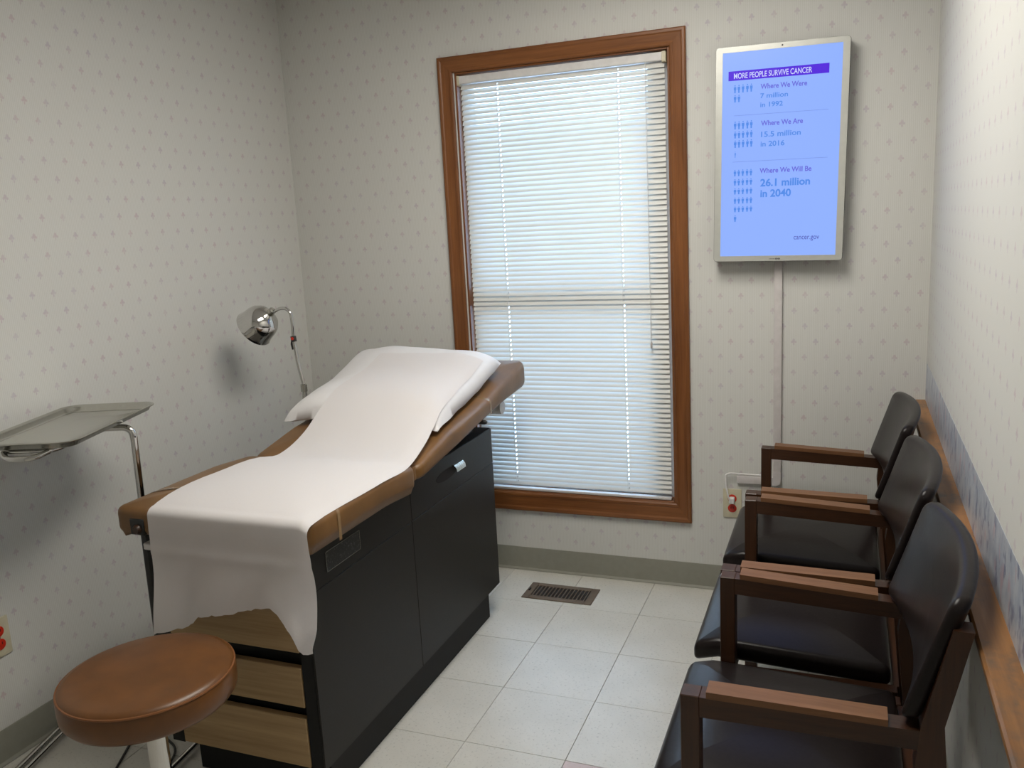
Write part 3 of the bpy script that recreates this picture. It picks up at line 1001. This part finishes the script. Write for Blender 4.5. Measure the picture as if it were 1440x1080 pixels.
# ------------------------------------------------------------------ instrument stand with tray
ld = Vector((.159, -.463, 0)).normalized()               # long side of the tray
sd = Vector((-ld.y, ld.x, 0)) * -1                       # short side, towards the wall
if sd.x > 0: sd = -sd
c_r = Vector((-.955, -1.235, 0))
TL_, TS_ = .490, .288
tc = c_r + ld * TL_ / 2 + sd * TS_ / 2
stand = thing('instrument_stand', 'chrome stand with a steel instrument tray by the left wall', 'stand', (-.915, -1.40, 0))
def trmap(x, y, z):
    p = tc + ld * x + sd * y
    return (p.x, p.y, z)
bm = B()
lev = [(.012, .9725, 0), (.020, .9665, 0), (.024, .9655, 0)]
outl = lambda d, z, r: [bm.verts.new(trmap(p[0], p[1], z)) for p in rrect(-TL_ / 2 + d, TL_ / 2 - d, -TS_ / 2 + d, TS_ / 2 - d, r, 7, 3)]
# closed thin shell: rim lip, wall, floor, and back underneath
rings = [outl(.0, .9830, .050), outl(-.0010, .9852, .051), outl(.0010, .9872, .050), outl(.005, .9868, .047), outl(.011, .9815, .042), outl(.016, .9715, .036), outl(.022, .9685, .030), outl(.10, .9680, .01)]
under = [outl(.10, .9660, .01), outl(.022, .9665, .030), outl(.0145, .9697, .037), outl(.0085, .9805, .043)]
seq = rings + under + [rings[0]]
n = len(rings[0])
for A, C in zip(seq, seq[1:]):
    if A is rings[-1] and C is under[0]:
        bm.faces.new(A); bm.faces.new(C[::-1]); continue
    for j in range(n):
        bm.faces.new((A[j], A[(j + 1) % n], C[(j + 1) % n], C[j]))
obj('tray', bm, M['steel'], stand, ang=50)
# loop of tube that carries the tray, and the bent post
zf = .9575
cnr = [tc + ld * a * (TL_ / 2 - .030) + sd * b * (TS_ / 2 - .075) for a, b in ((-1, -1), (1, -1), (1, 1), (-1, 1))]
loop = bend([cnr[0] * .5 + cnr[3] * .5, cnr[0], cnr[1], cnr[2], cnr[3], cnr[0] * .5 + cnr[3] * .5], .05)
obj('tray_frame', tube(B(), [Vector((p.x, p.y, zf)) for p in loop], .0075, 10), M['chrome'], stand)
lip = cnr[1] * .5 + cnr[2] * .5
lo = [lip + sd * -.060, lip + sd * -.035 + ld * .030, lip + sd * .035 + ld * .030, lip + sd * .060]
obj('frame_lug', tube(B(), bend([Vector((p.x, p.y, z)) for p, z in zip(lo, (zf, zf - .010, zf - .010, zf))], .03), .0075, 10), M['chrome'], stand)
px_, py_ = -.905, -1.40
top = Vector((px_, py_, .935))
mid = tc + ld * ((top - tc).dot(ld)) + sd * .02
obj('post', tube(B(), bend([(px_ - .014, py_, .02), (px_ - .008, py_, .52), (px_, py_, .9475), (mid.x, mid.y, .9475)], .032, 6), .0098, 14), M['chrome'], stand)
obj('outer_post', tube(B(), [(px_ - .014, py_, .02), (px_ - .0085, py_, .665), (px_ - .0082, py_, .672)], [.0125, .0125, .0105], 14), M['dark_steel'], stand)
obj('clamp_collar', tube(B(), [(px_ - .0085, py_, .625), (px_ - .008, py_, .675)], .0165, 14), M['black_plastic'], stand)
for off in (-.013, .013):
    obj('base_leg', tube(B(), bend([(-.925, -1.395 + .006, .016), (-1.19 + off, -1.395 + .006, .016), (-1.222 + off, -1.50, .016), (-1.130 + off, -1.80, .016)], .04), .0085, 10), M['chrome'], stand)
obj('base_leg', tube(B(), bend([(-.925, -1.401, .016), (-.760, -1.401, .016), (-.7465, -1.482, .016), (-.722, -1.690, .016)], .035), .0085, 10), M['chrome'], stand)
obj('base_hub', box(B(), (-.955, -1.425, .006), (-.885, -1.365, .032), .006, 2), M['dark_steel'], stand)

# ------------------------------------------------------------------ gooseneck exam lamp
lamp = thing('exam_lamp', 'chrome gooseneck exam lamp behind the table by the left wall', 'lamp', (-.862, -.62, 0))
LX, LY = -.862, -.62
obj('base', lathe(B(), [(0, .002), (.120, .002), (.124, .008), (.118, .020), (.04, .034), (.02, .05), (0, .05)], (LX, LY, 0), n=40), M['dark_steel'], lamp)
obj('pole', tube(B(), [(LX, LY, .04), (LX, LY, .905), (LX, LY, .912)], [.0095, .0095, .007], 14), M['chrome'], lamp)
obj('pole_clamp', tube(B(), [(LX, LY, .893), (LX, LY, .920)], .0120, 14), M['steel'], lamp)
obj('stem', tube(B(), [(LX, LY, .92), (-.878, LY, 1.000), (-.8865, LY, 1.085)], .0065, 12), M['chrome'], lamp)
jn = obj('switch', tube(B(), [(-.8855, LY, 1.080), (-.8868, LY, 1.100)], .0105, 12), M['dark_steel'], lamp)
obj('switch_dot', lathe(B(), [(0, .004), (.005, .003), (.006, 0)], (-.885, LY - .009, 1.092), (.2, -1, 0), 12), M['red'], jn)
obj('lever', tube(B(), [(-.893, LY, 1.088), (-.897, LY, 1.070), (-.893, LY, 1.050)], .004, 8), M['black_plastic'], jn)
obj('gooseneck', tube(B(), bend([(-.8868, LY, 1.098), (-.8845, LY, 1.140), (-.887, LY, 1.185), (-.905, LY, 1.203), (-.935, LY, 1.203), (-.962, LY, 1.190)], .022, 5), .0062, 12), M['chrome'], lamp)
ax = Vector((-.812, .03, -.582)).normalized()               # the way the shade opens
ap = Vector((-.987, LY, 1.180))
sh = lathe(B(), [(.012, -.010), (.016, -.004), (.032, .002), (.051, .012), (.0625, .028), (.0675, .046), (.0690, .060), (.0715, .076), (.0745, .090), (.0755, .090), (.0700, .0755), (.0672, .060), (.0657, .046), (.0605, .029), (.049, .0145), (.030, .005), (.0, .003)], ap, ax, 48)
obj('shade', sh, M['chrome'], lamp, ang=50)
obj('socket', lathe(B(), [(0, -.032), (.010, -.032), (.0135, -.028), (.0135, -.004), (0, -.004)], ap, ax, 20), M['steel'], lamp)
obj('bulb', lathe(B(), [(0, .004), (.013, .006), (.015, .02), (.024, .04), (.026, .055), (.018, .070), (0, .076)], ap, ax, 20), M['white_plastic'], lamp)
cord_pts = bend([(-.862, -.75, .0038), (-1.0, -1.20, .0038), (-1.02, -1.40, .0038), (-.955, -1.53, .0038), (-.905, -1.625, .0038), (-.86, -1.72, .0038), (-.790, -1.74, .0038), (-.752, -1.60, .0038), (-.800, -1.50, .0038), (-.868, -1.470, .0038)], .06, 6)
tag(obj('extension_cord', tube(B(), cord_pts, .0034, 8), M['black_plastic']), 'black cord looping on the floor beside the stool', 'cord')

# ------------------------------------------------------------------ ceiling light (above the frame, lights the room)
LXc, LYc = .42, -1.38
cl = thing('ceiling_light', 'recessed fluorescent ceiling light above the middle of the room', 'light', (LXc, LYc, H))
bm = B()
w_, l_ = .305, .61
for a, b in (((-w_, -l_), (-w_ + .02, l_)), ((w_ - .02, -l_), (w_, l_)), ((-w_, -l_), (w_, -l_ + .02)), ((-w_, l_ - .02), (w_, l_)), ((-.012, -l_), (.012, l_))):
    box(bm, (LXc + a[0], LYc + a[1], H - .014), (LXc + b[0], LYc + b[1], H - .0005))
obj('light_frame', bm, M['white_plastic'], cl, smooth=False)
for a, b in ((-w_ + .021, -.013), (.013, w_ - .021)):
    obj('diffuser', box(B(), (LXc + a, LYc - l_ + .021, H - .009), (LXc + b, LYc + l_ - .021, H - .002)), M['tube'], cl, smooth=False)

# ------------------------------------------------------------------ three armchairs along the right wall
def make_chair():
    """chair faces -x; origin on the floor under the middle of the seat (x .93, y 0)"""
    c = thing('armchair', 'chair', 'chair', (.93, 0, 0), 'armchairs along the right wall')
    def seatmap(x, y, z):
        k_ = (x - .67) / .45
        drop = .020 * k_ + .022 * max(0, 1 - (x - .67) / .07) ** 2
        return (x, y, z - drop)
    obj('seat', pad(B(), .668, 1.118, -.236, .236, .395, .446, r=.018, e=.018, crown=.016, f=seatmap, ns=10), M['chair_vinyl'], c, ang=70)
    # back pad: outline in (y, z), wrapped to a shallow curve and leaned back
    def backmap(p, q, d):
        y, z = p, q
        xf = 1.092 + (z - .640) * .327 + .036 * (1 - (y / .25) ** 2)
        zz_ = z + .010 * (1 - (y / .25) ** 2) * smooth01((z - .70) / .15)
        return (xf + d, y, zz_)
    bk = B()
    pad(bk, -.252, .252, .640, .858, -.030, 0.0, r=.022, e=.012, crown=0.004, f=lambda a, b, z: backmap(a, b, -z - .002), ns=12)
    obj('backrest', bk, M['chair_vinyl'], c, ang=70)
    for s in (-1, 1):
        y0, y1 = (s * .2375, s * .2765)
        a, b = min(y0, y1), max(y0, y1)
        obj('front_leg', box(B(), (.742, a, .0006), (.7755, b, .645), .0015, 1), M['walnut'][2], c, smooth=False)
        toe = lambda x: -s * .018 * max(0, x - .775) / .345      # arms close in a little towards the back
        bm = B()
        pts = [(1.170, .0006), (1.212, .0006), (1.166, .560), (1.160, .645), (1.196, .812), (1.166, .812), (1.126, .645), (1.118, .560)]
        plate(bm, pts, a + toe(1.12), b + toe(1.12))
        obj('rear_leg', bm, M['walnut'][2], c, smooth=False)
        q1 = [(.7755, .606), (.7755, .644), (1.125, .632), (1.125, .598)]
        obj('arm_rail', prism(B(), [(x, a + toe(x), z) for x, z in q1], [(x, b + toe(x), z) for x, z in q1]), M['walnut'][0], c, smooth=False)
        q1 = [(.787, .6435), (.787, .656), (1.077, .6455), (1.077, .6335)]
        obj('armrest', prism(B(), [(x, a - .001 + toe(x), z) for x, z in q1], [(x, b + .001 + toe(x), z) for x, z in q1]), M['arm_wood'], c, smooth=False, label='lighter raised armrest strip')
        obj('side_rail', box(B(), (.773, a + (.006 if s < 0 else 0), .345), (1.130, b - (0 if s < 0 else .006), .388), .001, 1), M['walnut'][0], c, smooth=False)
    obj('front_rail', box(B(), (.746, -.2375, .345), (.768, .2385, .388), .001, 1), M['walnut'][1], c, smooth=False)
    obj('rear_rail', box(B(), (1.122, -.2385, .335), (1.144, .2385, .385), .001, 1), M['walnut'][1], c, smooth=False)
    return c
CH = [(-.4555, 'dark vinyl armchair at the far end of the row, in the corner'),
      (-1.030, 'dark vinyl armchair in the middle of the row of three'),
      (-1.5870, 'dark vinyl armchair nearest the front, at the bottom right of the picture')]
proto = make_chair()
for i, (y, lab) in enumerate(CH):
    if i == 0:
        c = proto
    else:
        c = proto.copy(); COL.objects.link(c)
        for ch in list(proto.children):
            d = ch.copy(); COL.objects.link(d); d.parent = c
    c.location = (.93 + (-.005, 0.0, .004)[i], y, 0)
    c['label'] = lab
